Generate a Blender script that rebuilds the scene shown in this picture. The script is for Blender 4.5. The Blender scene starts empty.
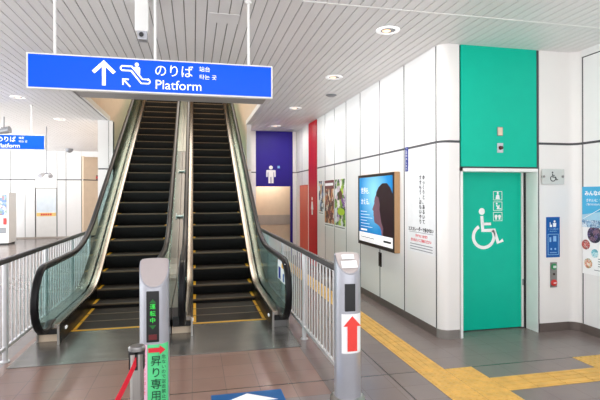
import bpy, bmesh, math, random
from mathutils import Matrix, Vector
random.seed(7)
SC = bpy.context.scene
COL = SC.collection

# ---------------------------------------------------------------- camera
F_PX = 470.0
YAW = math.atan(106.0 / F_PX)
cam = bpy.data.cameras.new('camera')
cam.sensor_width = 36.0
cam.lens = F_PX / 600.0 * 36.0
cam.shift_y = -5.3 / 600.0
cam.clip_start = 0.05
cam.clip_end = 200
cam_o = bpy.data.objects.new('camera', cam)
COL.objects.link(cam_o)
cam_o.matrix_world = (Matrix.Translation((0, 0, 1.75)) @ Matrix.Rotation(-YAW, 4, 'Z')
                      @ Matrix.Rotation(math.radians(90), 4, 'X') @ Matrix.Rotation(math.radians(-0.155), 4, 'Z'))
SC.camera = cam_o

# ---------------------------------------------------------------- world, lamps, exposure
world = bpy.data.worlds.new('daylight')
SC.world = world
world.use_nodes = True
bg = world.node_tree.nodes['Background']
wn_ = world.node_tree.nodes
wl_ = world.node_tree.links
w_tc = wn_.new('ShaderNodeTexCoord')
w_sep = wn_.new('ShaderNodeSeparateXYZ')
w_ramp = wn_.new('ShaderNodeValToRGB')
w_map = wn_.new('ShaderNodeMapRange')
w_map.inputs[1].default_value = -1
w_map.inputs[2].default_value = 1
wl_.new(w_tc.outputs['Generated'], w_sep.inputs[0])
wl_.new(w_sep.outputs[2], w_map.inputs[0])
wl_.new(w_map.outputs[0], w_ramp.inputs[0])
w_ramp.color_ramp.elements[0].position = 0.485           # glow below the horizon added to brighten the ceiling, then the hazy sky
w_ramp.color_ramp.elements[0].color = (0.97, 0.98, 1.0, 1)
w_ramp.color_ramp.elements[1].position = 0.53
w_ramp.color_ramp.elements[1].color = (0.40, 0.42, 0.44, 1)
wl_.new(w_ramp.outputs[0], bg.inputs[0])
bg.inputs[1].default_value = 3.3
SC.view_settings.view_transform = 'Standard'
SC.view_settings.look = 'None'
SC.view_settings.exposure = -0.07
SC.view_settings.gamma = 1.0
SC.view_settings.use_curve_mapping = False


def area(name, loc, size, size_y, power, color=(1, 1, 1), rot=(0, 0, 0)):
    l = bpy.data.lights.new(name, 'AREA')
    l.shape = 'RECTANGLE'
    l.size = size
    l.size_y = size_y
    l.energy = power
    l.color = color
    o = bpy.data.objects.new(name, l)
    o.location = loc
    o.rotation_euler = rot
    COL.objects.link(o)
    return o


# added fill lights, unseen, above and behind the camera
area('fill_light', (1.0, -1.2, 3.5), 6.0, 1.0, 140, (0.98, 0.98, 1.0))
area('fill_light', (1.0, 1.6, 3.5), 6.0, 0.5, 45, (0.98, 0.98, 1.0))
# daylight through the open left side of the station
area('daylight_opening', (-8.7, 11.0, 2.0), 3.0, 16.0, 760, (0.95, 0.98, 1.0), (0, math.radians(-90), 0))
# added fill light high in the shaft to brighten its walls
area('shaft_fill_light', (-0.3, 14.0, 7.3), 2.5, 5.0, 280, (1.0, 0.92, 0.82))
# added fill light to brighten the beige recess behind the purple panel
area('recess_fill_light', (2.2, 13.9, 2.45), 0.8, 0.3, 22, (1.0, 0.9, 0.78))


# ---------------------------------------------------------------- materials
def lin(h):
    h = h.lstrip('#')
    out = []
    for i in (0, 2, 4):
        c = int(h[i:i + 2], 16) / 255.0
        out.append(c / 12.92 if c <= 0.04045 else ((c + 0.055) / 1.055) ** 2.4)
    return (out[0], out[1], out[2], 1.0)


def mat(name, color, rough=0.5, metal=0.0, spec=0.5, noise=0.04, scale=6.0, emit=0.0, bump=0.0, stretch=None):
    m = bpy.data.materials.new(name)
    m.use_nodes = True
    nt = m.node_tree
    p = nt.nodes['Principled BSDF']
    c = lin(color) if isinstance(color, str) else color
    p.inputs['Roughness'].default_value = rough
    p.inputs['Metallic'].default_value = metal
    p.inputs['Specular IOR Level'].default_value = spec
    tc = nt.nodes.new('ShaderNodeTexCoord')
    mp = nt.nodes.new('ShaderNodeMapping')
    if stretch:
        mp.inputs['Scale'].default_value = stretch
    nt.links.new(tc.outputs['Object'], mp.inputs['Vector'])
    nz = nt.nodes.new('ShaderNodeTexNoise')
    nz.inputs['Scale'].default_value = scale
    nz.inputs['Detail'].default_value = 3
    nt.links.new(mp.outputs['Vector'], nz.inputs['Vector'])
    r = nt.nodes.new('ShaderNodeValToRGB')
    r.color_ramp.elements[0].position = 0.3
    r.color_ramp.elements[1].position = 0.7
    r.color_ramp.elements[0].color = tuple(x * (1 - noise) for x in c[:3]) + (1,)
    r.color_ramp.elements[1].color = tuple(min(1, x * (1 + noise)) for x in c[:3]) + (1,)
    nt.links.new(nz.outputs['Fac'], r.inputs['Fac'])
    nt.links.new(r.outputs['Color'], p.inputs['Base Color'])
    if emit:
        nt.links.new(r.outputs['Color'], p.inputs['Emission Color'])
        p.inputs['Emission Strength'].default_value = emit
    if bump:
        b = nt.nodes.new('ShaderNodeBump')
        b.inputs['Strength'].default_value = bump
        b.inputs['Distance'].default_value = 0.01
        nt.links.new(nz.outputs['Fac'], b.inputs['Height'])
        nt.links.new(b.outputs['Normal'], p.inputs['Normal'])
    return m


def glass_mat(name, tint, gloss=0.10, rough=0.02):
    m = bpy.data.materials.new(name)
    m.use_nodes = True
    nt = m.node_tree
    for n in list(nt.nodes):
        nt.nodes.remove(n)
    out = nt.nodes.new('ShaderNodeOutputMaterial')
    t = nt.nodes.new('ShaderNodeBsdfTransparent')
    t.inputs[0].default_value = tint
    g = nt.nodes.new('ShaderNodeBsdfGlossy')
    g.inputs['Roughness'].default_value = rough
    g.inputs[0].default_value = (0.9, 1, 0.97, 1)
    lw = nt.nodes.new('ShaderNodeLayerWeight')
    lw.inputs[0].default_value = 0.5
    pw = nt.nodes.new('ShaderNodeMath')
    pw.operation = 'POWER'
    pw.inputs[1].default_value = 4.0
    nt.links.new(lw.outputs['Facing'], pw.inputs[0])
    fr = nt.nodes.new('ShaderNodeMath')
    fr.operation = 'MULTIPLY_ADD'
    fr.inputs[1].default_value = 0.45
    fr.inputs[2].default_value = gloss * 0.5
    nt.links.new(pw.outputs[0], fr.inputs[0])
    mx = nt.nodes.new('ShaderNodeMixShader')
    nt.links.new(fr.outputs[0], mx.inputs[0])
    nt.links.new(t.outputs[0], mx.inputs[1])
    nt.links.new(g.outputs[0], mx.inputs[2])
    nt.links.new(mx.outputs[0], out.inputs[0])
    return m


def patch_mat(name, cols, scale, rough=0.4, stretch=(1, 1, 1)):
    """Printed picture: soft multi-coloured patches."""
    m = bpy.data.materials.new(name)
    m.use_nodes = True
    nt = m.node_tree
    p = nt.nodes['Principled BSDF']
    p.inputs['Roughness'].default_value = rough
    tc = nt.nodes.new('ShaderNodeTexCoord')
    mp = nt.nodes.new('ShaderNodeMapping')
    mp.inputs['Scale'].default_value = stretch
    v = nt.nodes.new('ShaderNodeTexVoronoi')
    v.inputs['Scale'].default_value = scale
    nz = nt.nodes.new('ShaderNodeTexNoise')
    nz.inputs['Scale'].default_value = scale * 2
    mixv = nt.nodes.new('ShaderNodeMixRGB')
    mixv.inputs[0].default_value = 0.12
    nt.links.new(tc.outputs['Object'], mp.inputs[0])
    nt.links.new(mp.outputs[0], nz.inputs[0])
    nt.links.new(mp.outputs[0], mixv.inputs[1])
    nt.links.new(nz.outputs['Color'], mixv.inputs[2])
    nt.links.new(mixv.outputs[0], v.inputs['Vector'])
    sep = nt.nodes.new('ShaderNodeSeparateColor')
    nt.links.new(v.outputs['Color'], sep.inputs[0])
    r = nt.nodes.new('ShaderNodeValToRGB')
    r.color_ramp.interpolation = 'CONSTANT'
    els = r.color_ramp.elements
    n = len(cols)
    els[0].color = lin(cols[0])
    els[1].position = 1.0 / n
    els[1].color = lin(cols[1])
    for i in range(2, n):
        e = els.new(i / n)
        e.color = lin(cols[i])
    nt.links.new(sep.outputs[0], r.inputs[0])
    nt.links.new(r.outputs[0], p.inputs['Base Color'])
    return m


M = {}
M['wall'] = mat('wall_panel_white', '#efeeed', 0.4, 0, 0.45, 0.015, 1.5)
M['wall_warm'] = mat('wall_panel_warm', '#eeebe8', 0.35, 0, 0.4, 0.015, 1.5)
M['joint'] = mat('joint_dark', '#4a4a4e', 0.6)
M['plinth'] = mat('plinth_brown', '#665b56', 0.4, 0, 0.5, 0.08, 9)
M['steel'] = mat('brushed_steel', '#b9b6b2', 0.28, 1.0, 0.5, 0.06, 5, stretch=(30, 1, 1))
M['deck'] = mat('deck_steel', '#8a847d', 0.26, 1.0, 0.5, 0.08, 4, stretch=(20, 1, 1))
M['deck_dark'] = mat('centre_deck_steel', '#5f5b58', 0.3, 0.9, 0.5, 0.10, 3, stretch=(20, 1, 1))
M['deck_light'] = mat('deck_pale_metal', '#9a958e', 0.38, 0.7, 0.5, 0.05, 4)
M['steel_grey'] = mat('grey_steel', '#8f8d8c', 0.32, 0.9, 0.5, 0.06, 6)
M['white_metal'] = mat('white_painted_metal', '#f0efec', 0.35, 0, 0.5, 0.02)
M['silver'] = mat('silver_paint', '#c9cad0', 0.3, 0.55, 0.5, 0.03, 8)
M['pole_white'] = mat('pale_silver_paint', '#b9bac2', 0.3, 0.5, 0.5, 0.03, 8)
M['pole_cap'] = mat('pole_cap_pinkish', '#beb3b1', 0.35, 0.2, 0.5, 0.03, 8)
M['rubber'] = mat('handrail_rubber', '#0f0e11', 0.4, 0, 0.25, 0.05)
M['black'] = mat('black_plastic', '#141416', 0.35)
M['skirt'] = mat('skirt_black', '#161415', 0.32, 0.3, 0.5, 0.08)
M['tread'] = mat('step_tread', '#2a211b', 0.6, 0.0, 0.2, 0.12, 30, stretch=(12, 1, 1))
M['riser'] = mat('step_riser', '#0f0d0c', 0.6, 0.1, 0.3, 0.25, 30, stretch=(14, 1, 0.4))
M['nose'] = mat('step_nose', '#66543f', 0.5, 0.1, 0.5, 0.08)
M['yellow_line'] = mat('yellow_line', '#f0b41c', 0.45)
M['plate'] = mat('landing_plate_steel', '#95918d', 0.26, 0.75, 0.5, 0.16, 2.2, stretch=(0.6, 3.0, 1))
M['glass'] = glass_mat('balustrade_glass', (0.80, 0.94, 0.92, 1))
M['clear'] = glass_mat('clear_plate', (0.80, 0.84, 0.82, 1))
M['rail_white'] = mat('rail_white', '#d6d5d6', 0.35, 0.5, 0.5, 0.02)
M['rail_top'] = mat('rail_top_dark', '#35302f', 0.4, 0, 0.5, 0.08)
M['red'] = mat('red_panel', '#c4001c', 0.45, 0, 0.25, 0.04)
M['red_orange'] = mat('red_orange_panel', '#d3503c', 0.4, 0, 0.4, 0.03)
M['purple'] = mat('purple_panel', '#2b1c86', 0.5, 0, 0.25, 0.03)
M['beige'] = mat('beige_wall', '#e2cdb4', 0.5, 0, 0.3, 0.03)
M['tan'] = mat('tan_wall', '#decbb6', 0.5, 0, 0.3, 0.04)
M['greyband'] = mat('grey_band', '#b3a9a0', 0.4)
M['green'] = mat('green_panel', '#00bc9f', 0.4, 0, 0.25, 0.02)
M['white_print'] = mat('white_print', '#fbfbfb', 0.45, 0, 0.4, 0.01)
M['blue_sign'] = mat('blue_sign', '#0052f2', 0.3, 0, 0.2, 0.03, 2, emit=0.3)
M['white_sign'] = mat('white_sign', '#ffffff', 0.3, 0, 0.5, 0.01, emit=0.45)
M['blue'] = mat('blue_print', '#0b5aa6', 0.4, 0, 0.3, 0.03)
M['blue_pale'] = mat('pale_blue_print', '#8fc0ea', 0.4)
M['navy'] = mat('navy_print', '#12308f', 0.5, 0, 0.2)
M['ink'] = mat('ink_black', '#26262a', 0.5)
M['grey_ink'] = mat('grey_ink', '#8d8f96', 0.5)
M['red_ink'] = mat('red_ink', '#e0283a', 0.45)
M['arrow_red'] = mat('arrow_red', '#f0443c', 0.4)
M['paper'] = mat('white_paper', '#fafafa', 0.5, 0, 0.3, 0.01)
M['green_paper'] = mat('green_paper', '#62dc92', 0.45, 0, 0.3, 0.03)
M['pink_paper'] = mat('pink_paper', '#f3c3da', 0.45, 0, 0.3, 0.03)
M['green_ink'] = mat('dark_green_ink', '#0d3a2b', 0.5)
M['led_green'] = mat('led_green', '#2fd045', 0.4, emit=0.6)
M['led_dim'] = mat('led_dim', '#145f22', 0.4, emit=0.3)
M['led_red'] = mat('led_red', '#5f1a1c', 0.4, emit=0.15)
M['belt'] = mat('red_belt', '#e0102e', 0.5, 0, 0.3, 0.04)
M['bronze'] = mat('dark_bronze', '#3a302c', 0.35, 0.5)
M['wood'] = mat('tan_frame', '#b9936a', 0.5, 0, 0.4, 0.08, 12, stretch=(1, 1, 8))
M['ceil_joint'] = mat('ceiling_gap', '#9a9492', 0.6)
M['band'] = mat('opening_band', '#a9a5a2', 0.5, 0.2, 0.5, 0.12, 40)
M['grey_dev'] = mat('grey_device', '#8c8e92', 0.4, 0.3)
M['warm_bulb'] = mat('warm_bulb', '#ffc9a0', 0.4, emit=2.0)
M['green_btn'] = mat('green_button', '#2f8f5a', 0.3)
M['red_btn'] = mat('red_button', '#d2302c', 0.3)


def poster_blue():
    """printed photograph background: light patch on blue"""
    m = bpy.data.materials.new('advert_blue_print')
    m.use_nodes = True
    nt = m.node_tree
    p = nt.nodes['Principled BSDF']
    p.inputs['Roughness'].default_value = 0.2
    tc = nt.nodes.new('ShaderNodeTexCoord')
    mp = nt.nodes.new('ShaderNodeMapping')
    mp.inputs['Location'].default_value = (-0.72, -0.85, 0)
    g = nt.nodes.new('ShaderNodeTexGradient')
    g.gradient_type = 'SPHERICAL'
    nt.links.new(tc.outputs['Object'], mp.inputs[0])
    nt.links.new(mp.outputs[0], g.inputs[0])
    r = nt.nodes.new('ShaderNodeValToRGB')
    r.color_ramp.elements[0].position = 0.0
    r.color_ramp.elements[0].color = lin('#135fa8')
    r.color_ramp.elements[1].position = 0.9
    r.color_ramp.elements[1].color = lin('#8ed6f4')
    e = r.color_ramp.elements.new(0.4)
    e.color = lin('#2c8fd2')
    nt.links.new(g.outputs['Fac'], r.inputs[0])
    nt.links.new(r.outputs[0], p.inputs['Base Color'])
    nt.links.new(r.outputs[0], p.inputs['Emission Color'])
    p.inputs['Emission Strength'].default_value = 0.3
    return m


M['ad_blue'] = poster_blue()
M['ad_white'] = mat('advert_white', '#ffffff', 0.25, 0, 0.4, 0.01, emit=0.3)
M['ad_pale'] = mat('advert_pale_lettering', '#cfeaf8', 0.25, 0, 0.4, 0.01, emit=0.3)
M['ad_hair'] = mat('advert_hair', '#2a1a20', 0.3, 0, 0.4, 0.1, emit=0.2)
M['ad_skin'] = mat('advert_skin', '#7a5866', 0.3, 0, 0.4, 0.1, emit=0.2)
M['poster_a'] = patch_mat('poster_garden', ['#5b8f3a', '#e9eef0', '#7a4b9c', '#b9dc3a', '#d8c8d8', '#2f5a2c', '#f4f4f4', '#89b048'], 9)
M['poster_b'] = patch_mat('poster_brown', ['#6a2a22', '#c98c5a', '#3a2018', '#e3c9a8', '#9c5a30', '#7a3040', '#d8d0c8', '#40302a'], 11)
M['poster_c'] = patch_mat('poster_dusk', ['#2a3a6a', '#d8e0ea', '#7090c0', '#3a4a3a', '#c9a070', '#f0f0f0', '#506088'], 11)
M['vend_goods'] = patch_mat('vending_goods', ['#8fa8c8', '#c0cad8', '#6a86b4', '#d8d8e0', '#a8707a', '#7d9a8a'], 14)
M['city'] = patch_mat('poster_city', ['#4a86b8', '#b8d8ee', '#2c5f92', '#e4f0f8'], 40)
M['c_dark'] = patch_mat('round_photo_dark', ['#2a2638', '#6a5a8a', '#1c2430', '#8a6a7a'], 30)
M['c_red'] = patch_mat('round_photo_red', ['#c8303a', '#e8d8d0', '#5a2a2a', '#d0685a'], 40)
M['c_teal'] = patch_mat('round_photo_teal', ['#5ac0d0', '#bfe8ee', '#2f9ab0', '#e8f6f8'], 40)
M['c_orange'] = patch_mat('round_photo_orange', ['#e08a4a', '#f4e8d8', '#5a9a6a', '#d85a4a'], 40)


def ceiling_mat():
    m = mat('ceiling_slat', '#eae8e7', 0.42, 0.0, 0.5, 0.02, 1.2)
    return m


M['slat'] = ceiling_mat()


def floor_mat():
    m = bpy.data.materials.new('floor_tiles')
    m.use_nodes = True
    nt = m.node_tree
    N, Lk = nt.nodes, nt.links
    p = N['Principled BSDF']
    geo = N.new('ShaderNodeNewGeometry')
    sep = N.new('ShaderNodeSeparateXYZ')
    Lk.new(geo.outputs['Position'], sep.inputs[0])

    def math_(op, a, b=None, c=None):
        n = N.new('ShaderNodeMath')
        n.operation = op
        for i, v in enumerate((a, b, c)):
            if v is None:
                continue
            if isinstance(v, (int, float)):
                n.inputs[i].default_value = v
            else:
                Lk.new(v, n.inputs[i])
        return n.outputs[0]

    x, y = sep.outputs[0], sep.outputs[1]
    side = math_('GREATER_THAN', x, 1.84)                      # 1 on the right of the expansion joint
    xo = math_('MULTIPLY_ADD', side, -0.06, 1.22 + 0.0)        # grid offset differs on both sides
    xs = math_('DIVIDE', math_('ADD', x, xo), 0.3)
    ys = math_('DIVIDE', math_('SUBTRACT', y, 4.27), 0.3)
    fx = math_('ABSOLUTE', math_('SUBTRACT', math_('FRACT', xs), 0.5))
    fy = math_('ABSOLUTE', math_('SUBTRACT', math_('FRACT', ys), 0.5))
    gl = math_('GREATER_THAN', math_('MAXIMUM', fx, fy), 0.4915)
    jx = math_('LESS_THAN', math_('ABSOLUTE', math_('SUBTRACT', x, 1.84)), 0.008)
    jy = math_('LESS_THAN', math_('ABSOLUTE', math_('SUBTRACT', y, 4.27)), 0.008)
    joint = math_('MAXIMUM', jx, jy)
    # tile id tint
    comb = N.new('ShaderNodeCombineXYZ')
    Lk.new(math_('FLOOR', xs), comb.inputs[0])
    Lk.new(math_('FLOOR', ys), comb.inputs[1])
    wn = N.new('ShaderNodeTexWhiteNoise')
    Lk.new(comb.outputs[0], wn.inputs[0])
    nz = N.new('ShaderNodeTexNoise')
    nz.inputs['Scale'].default_value = 3.0
    nz.inputs['Detail'].default_value = 6
    Lk.new(geo.outputs['Position'], nz.inputs['Vector'])
    # reddish tiles between the expansion joint and the escalators
    rx = math_('MULTIPLY', math_('GREATER_THAN', x, -1.92), math_('LESS_THAN', x, 1.18))
    ry = math_('GREATER_THAN', y, 3.97)
    red = math_('MULTIPLY', rx, ry)

    def mixc(f, a, b):
        n = N.new('ShaderNodeMix')
        n.data_type = 'RGBA'
        Lk.new(f, n.inputs[0])
        for s, v in ((6, a), (7, b)):
            if isinstance(v, tuple):
                n.inputs[s].default_value = v
            else:
                Lk.new(v, n.inputs[s])
        return n.outputs[2]

    base = mixc(red, lin('#7d716d'), lin('#8c6f64'))
    fac = math_('MULTIPLY_ADD', wn.outputs['Value'], 0.10, math_('MULTIPLY_ADD', nz.outputs['Fac'], 0.22, 0.84))
    vm = N.new('ShaderNodeVectorMath')
    vm.operation = 'SCALE'
    Lk.new(base, vm.inputs[0])
    Lk.new(fac, vm.inputs[3])
    col = mixc(gl, vm.outputs[0], lin('#695d58'))
    col = mixc(joint, col, lin('#3a302c'))
    Lk.new(col, p.inputs['Base Color'])
    Lk.new(math_('MULTIPLY_ADD', nz.outputs['Fac'], 0.12, 0.17), p.inputs['Roughness'])
    p.inputs['Specular IOR Level'].default_value = 0.5
    return m


M['floor'] = floor_mat()
M['tactile'] = mat('tactile_yellow', '#d9ab58', 0.5, 0, 0.4, 0.14, 9)


# ---------------------------------------------------------------- mesh helpers
class MB:
    def __init__(self):
        self.bm = bmesh.new()

    def _f(self, vs, mi):
        try:
            f = self.bm.faces.new(vs)
            f.material_index = mi
            return f
        except ValueError:
            return None

    def box(self, x0, x1, y0, y1, z0, z1, mi=0):
        x0, x1 = min(x0, x1), max(x0, x1)
        y0, y1 = min(y0, y1), max(y0, y1)
        z0, z1 = min(z0, z1), max(z0, z1)
        v = [self.bm.verts.new(c) for c in ((x0, y0, z0), (x1, y0, z0), (x1, y1, z0), (x0, y1, z0),
                                            (x0, y0, z1), (x1, y0, z1), (x1, y1, z1), (x0, y1, z1))]
        for q in ((3, 2, 1, 0), (4, 5, 6, 7), (0, 1, 5, 4), (1, 2, 6, 5), (2, 3, 7, 6), (3, 0, 4, 7)):
            self._f([v[i] for i in q], mi)
        return self

    def prism(self, pts, a, b, axis='z', mi=0):
        """closed 2-D outline extruded from a to b along axis"""
        def c(p, t):
            if axis == 'z':
                return (p[0], p[1], t)
            if axis == 'x':
                return (t, p[0], p[1])
            return (p[0], t, p[1])
        v0 = [self.bm.verts.new(c(p, a)) for p in pts]
        v1 = [self.bm.verts.new(c(p, b)) for p in pts]
        n = len(pts)
        self._f(v0[::-1], mi)
        self._f(v1, mi)
        for i in range(n):
            j = (i + 1) % n
            self._f([v0[i], v0[j], v1[j], v1[i]], mi)
        return self

    def loft(self, rings, mi=0, caps=True, closed=False):
        R = [[self.bm.verts.new(p) for p in r] for r in rings]
        n = len(R[0])
        m = len(R)
        for i in range(m if closed else m - 1):
            a, b = R[i], R[(i + 1) % m]
            for k in range(n):
                j = (k + 1) % n
                self._f([a[k], a[j], b[j], b[k]], mi)
        if caps and not closed:
            self._f(R[0][::-1], mi)
            self._f(R[-1], mi)
        return self

    def cyl(self, p0, p1, r0, r1=None, n=16, mi=0):
        r1 = r0 if r1 is None else r1
        p0, p1 = Vector(p0), Vector(p1)
        d = (p1 - p0).normalized()
        a = d.orthogonal().normalized()
        b = d.cross(a)
        ring = lambda p, r: [p + a * math.cos(t) * r + b * math.sin(t) * r for t in [2 * math.pi * i / n for i in range(n)]]
        return self.loft([ring(p0, r0), ring(p1, r1)], mi)

    def tube(self, pts, r, n=10, mi=0):
        pts = [Vector(p) for p in pts]
        rings = []
        prev = None
        for i, p in enumerate(pts):
            d = (pts[min(i + 1, len(pts) - 1)] - pts[max(i - 1, 0)]).normalized()
            if prev is None:
                a = d.orthogonal().normalized()
            else:
                a = (prev - d * prev.dot(d)).normalized()
            prev = a
            b = d.cross(a)
            rings.append([p + a * math.cos(t) * r + b * math.sin(t) * r for t in [2 * math.pi * k / n for k in range(n)]])
        return self.loft(rings, mi)

    def lathe(self, prof, n=24, center=(0, 0), mi=0, mis=None):
        rings = [[(center[0] + r * math.cos(t), center[1] + r * math.sin(t), z) for t in [2 * math.pi * i / n for i in range(n)]] for r, z in prof]
        return self.loft(rings, mi)

    def sweep(self, path, section, x0, mi=0):
        """section [(dx, dn)] swept along path [(y, z)] in a plane of constant x"""
        rings = []
        for i, (y, z) in enumerate(path):
            a = path[max(i - 1, 0)]
            b = path[min(i + 1, len(path) - 1)]
            t = Vector((b[0] - a[0], b[1] - a[1])).normalized()
            nrm = Vector((-t.y, t.x))
            rings.append([(x0 + dx, y + nrm.x * dn, z + nrm.y * dn) for dx, dn in section])
        return self.loft(rings, mi)

    def build(self, name, mats, parent=None, world=False, smooth=False, loc=None, bevel=0.0, angle=40):
        bm = self.bm
        bmesh.ops.recalc_face_normals(bm, faces=bm.faces[:])
        if world and parent is not None:
            l = parent.get('base', None)
            off = Vector(l) if l is not None else parent.location
            bmesh.ops.translate(bm, verts=bm.verts[:], vec=-off)
        me = bpy.data.meshes.new(name)
        bm.to_mesh(me)
        bm.free()
        if not isinstance(mats, (list, tuple)):
            mats = [mats]
        for m in mats:
            me.materials.append(m)
        if smooth:
            for p in me.polygons:
                p.use_smooth = True
            me.set_sharp_from_angle(angle=math.radians(angle))
        o = bpy.data.objects.new(name, me)
        COL.objects.link(o)
        if parent is not None:
            o.parent = parent
        if loc is not None:
            o.location = loc
        if bevel:
            b = o.modifiers.new('bevel', 'BEVEL')
            b.width = bevel
            b.segments = 2
            b.limit_method = 'ANGLE'
        return o


def tag(o, label, cat, group=None):
    o['label'] = label
    o['category'] = cat
    if group:
        o['group'] = group
    return o


def struct(o, label=None, cat=None):
    o['kind'] = 'structure'
    if label:
        o['label'] = label
    if cat:
        o['category'] = cat
    return o


def thing(name, label, cat, loc=(0, 0, 0), group=None, right=None, up=None):
    o = bpy.data.objects.new(name, None)
    o.empty_display_size = 0.2
    COL.objects.link(o)
    if right is not None:
        r, u = Vector(right), Vector(up)
        n = r.cross(u)
        m = Matrix((r, u, n)).transposed().to_4x4()
        o.matrix_world = Matrix.Translation(loc) @ m
    else:
        o.location = loc
    return tag(o, label, cat, group)


def text(s, size, m, parent, x, y, z=0.0, name='lettering', align='LEFT', bold=0.0, depth=0.0008, sx=1.0, spacing=1.0):
    """raised lettering in the parent's local x/y plane, baseline at y"""
    c = bpy.data.curves.new('lettering', 'FONT')
    c.body = s
    c.size = size
    c.align_x = align
    c.offset = bold
    c.extrude = depth
    c.resolution_u = 3
    c.space_line = spacing
    t = bpy.data.objects.new('lettering_source', c)
    COL.objects.link(t)
    dg = bpy.context.evaluated_depsgraph_get()
    me = bpy.data.meshes.new_from_object(t.evaluated_get(dg))
    bpy.data.objects.remove(t)
    bpy.data.curves.remove(c)
    for v in me.vertices:
        v.co.x = v.co.x * sx + x
        v.co.y += y
        v.co.z += z + depth
    me.materials.clear()
    me.materials.append(m)
    o = bpy.data.objects.new(name, me)
    COL.objects.link(o)
    o.parent = parent
    return o


def vtext(s, size, m, parent, x, y, z=0.0, name='lettering', bold=0.0, pitch=1.1):
    """vertical writing: one column, first character's top at y"""
    import_me = None
    bmx = bmesh.new()
    for i, ch in enumerate(s):
        o = text(ch, size, m, parent, x, y - size * (0.85 + i * pitch), z, 'lettering', 'CENTER', bold)
        bmx.from_mesh(o.data)
        me = o.data
        bpy.data.objects.remove(o)
        bpy.data.meshes.remove(me)
    me = bpy.data.meshes.new(name)
    bmx.to_mesh(me)
    bmx.free()
    me.materials.append(m)
    o = bpy.data.objects.new(name, me)
    COL.objects.link(o)
    o.parent = parent
    return o


def flat(name, outlines, m, parent, z0=0.0, t=0.0015):
    b = MB()
    for pts in outlines:
        b.prism(pts, z0, z0 + t)
    return b.build(name, m, parent)


def rect(x0, x1, y0, y1):
    return [(x0, y0), (x1, y0), (x1, y1), (x0, y1)]


def disc(cx, cy, r, n=20, ry=None):
    ry = ry or r
    return [(cx + r * math.cos(2 * math.pi * i / n), cy + ry * math.sin(2 * math.pi * i / n)) for i in range(n)]


def stroke(pts, w):
    """thick open polyline -> outline"""
    L, R = [], []
    for i, p in enumerate(pts):
        a = Vector(pts[max(i - 1, 0)])
        b = Vector(pts[min(i + 1, len(pts) - 1)])
        d = (b - a).normalized()
        n = Vector((-d.y, d.x))
        k = 1.0
        if 0 < i < len(pts) - 1:
            d1 = (Vector(p) - a).normalized()
            k = 1.0 / max(0.5, n.dot(Vector((-d1.y, d1.x))))
        L.append((p[0] + n.x * w / 2 * k, p[1] + n.y * w / 2 * k))
        R.append((p[0] - n.x * w / 2 * k, p[1] - n.y * w / 2 * k))
    return L + R[::-1]


def arc(cx, cy, r, a0, a1, n=16):
    return [(cx + r * math.cos(math.radians(a0 + (a1 - a0) * i / n)), cy + r * math.sin(math.radians(a0 + (a1 - a0) * i / n))) for i in range(n + 1)]


def up_arrow(cx, y0, y1, w, stem, head):
    """arrow pointing up with chevron head"""
    return [(cx - stem / 2, y0), (cx + stem / 2, y0), (cx + stem / 2, y1 - head), (cx + w / 2, y1 - head), (cx, y1), (cx - w / 2, y1 - head), (cx - stem / 2, y1 - head)]


CZ = 3.57       # ceiling height
SEAM = 2.39     # horizontal wall joint
RX = 2.90       # long right wall
FY = 5.14       # wall with the green door
SX = 4.80       # side wall at far right
OPX0, OPX1, OPY0, OPY1 = -2.0, 1.33, 9.3, 12.2   # opening over the escalators

# ---------------------------------------------------------------- floor and ceiling
struct(MB().box(-9, 5.2, -1.5, 24, -0.12, 0).build('floor', M['floor']))

b = MB()
pitch = 0.11
x = -9.0
xs = []
while x < 5.0:
    xs.append((x, x + pitch))
    x += pitch
for x0, x1 in xs:
    a, c = x0 + 0.005, x1 - 0.005
    if x1 > OPX0 and x0 < OPX1:
        segs = [(-3, OPY0 - 0.6)]
        if x0 < OPX0 or x1 > OPX1:
            pass
    else:
        segs = [(-3, 21.2)]
    for y0, y1 in segs:
        b.box(a, c, y0, y1, CZ, CZ + 0.012, 0)
b.box(-9, OPX0, -3, 21.2, CZ + 0.014, CZ + 0.08, 1)
b.box(OPX1, 5.2, -3, 21.2, CZ + 0.014, CZ + 0.08, 1)
b.box(OPX0, OPX1, -3, OPY0, CZ + 0.014, CZ + 0.08, 1)
struct(b.build('ceiling', [M['slat'], M['ceil_joint']]))
struct(MB().box(OPX0, OPX1, OPY0 - 0.6, OPY0, CZ - 0.02, CZ + 0.014).build('trim_1', M['band']))
b = MB()
b.box(OPX1 - 0.014, OPX1 + 0.03, OPY0, OPY1, CZ - 0.008, CZ + 0.10)
b.box(OPX0 - 0.03, OPX0 + 0.014, OPY0, OPY1, CZ - 0.008, CZ + 0.10)
struct(b.build('trim_3', M['white_metal']))
struct(MB().box(1.0, SX, 4.29, 4.312, CZ - 0.006, CZ + 0.01).build('trim_2', M['white_metal']))

h_ = MB().box(0.15, 0.46, 4.77, 5.03, CZ - 0.004, CZ).build('ceiling_hatch', M['slat'])
struct(h_, 'small square access hatch in the ceiling slats behind the large sign', 'hatch')
# ---------------------------------------------------------------- walls
def panels_x(b, xw, t, ys, zs, gap=0.034, mi=0):
    """panels on a wall of constant x facing -x, ys ascending joints"""
    for y0, y1 in zip(ys[:-1], ys[1:]):
        for z0, z1 in zs:
            b.box(xw, xw + t, y0 + gap / 2, y1 - gap / 2, z0, z1, mi)


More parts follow.
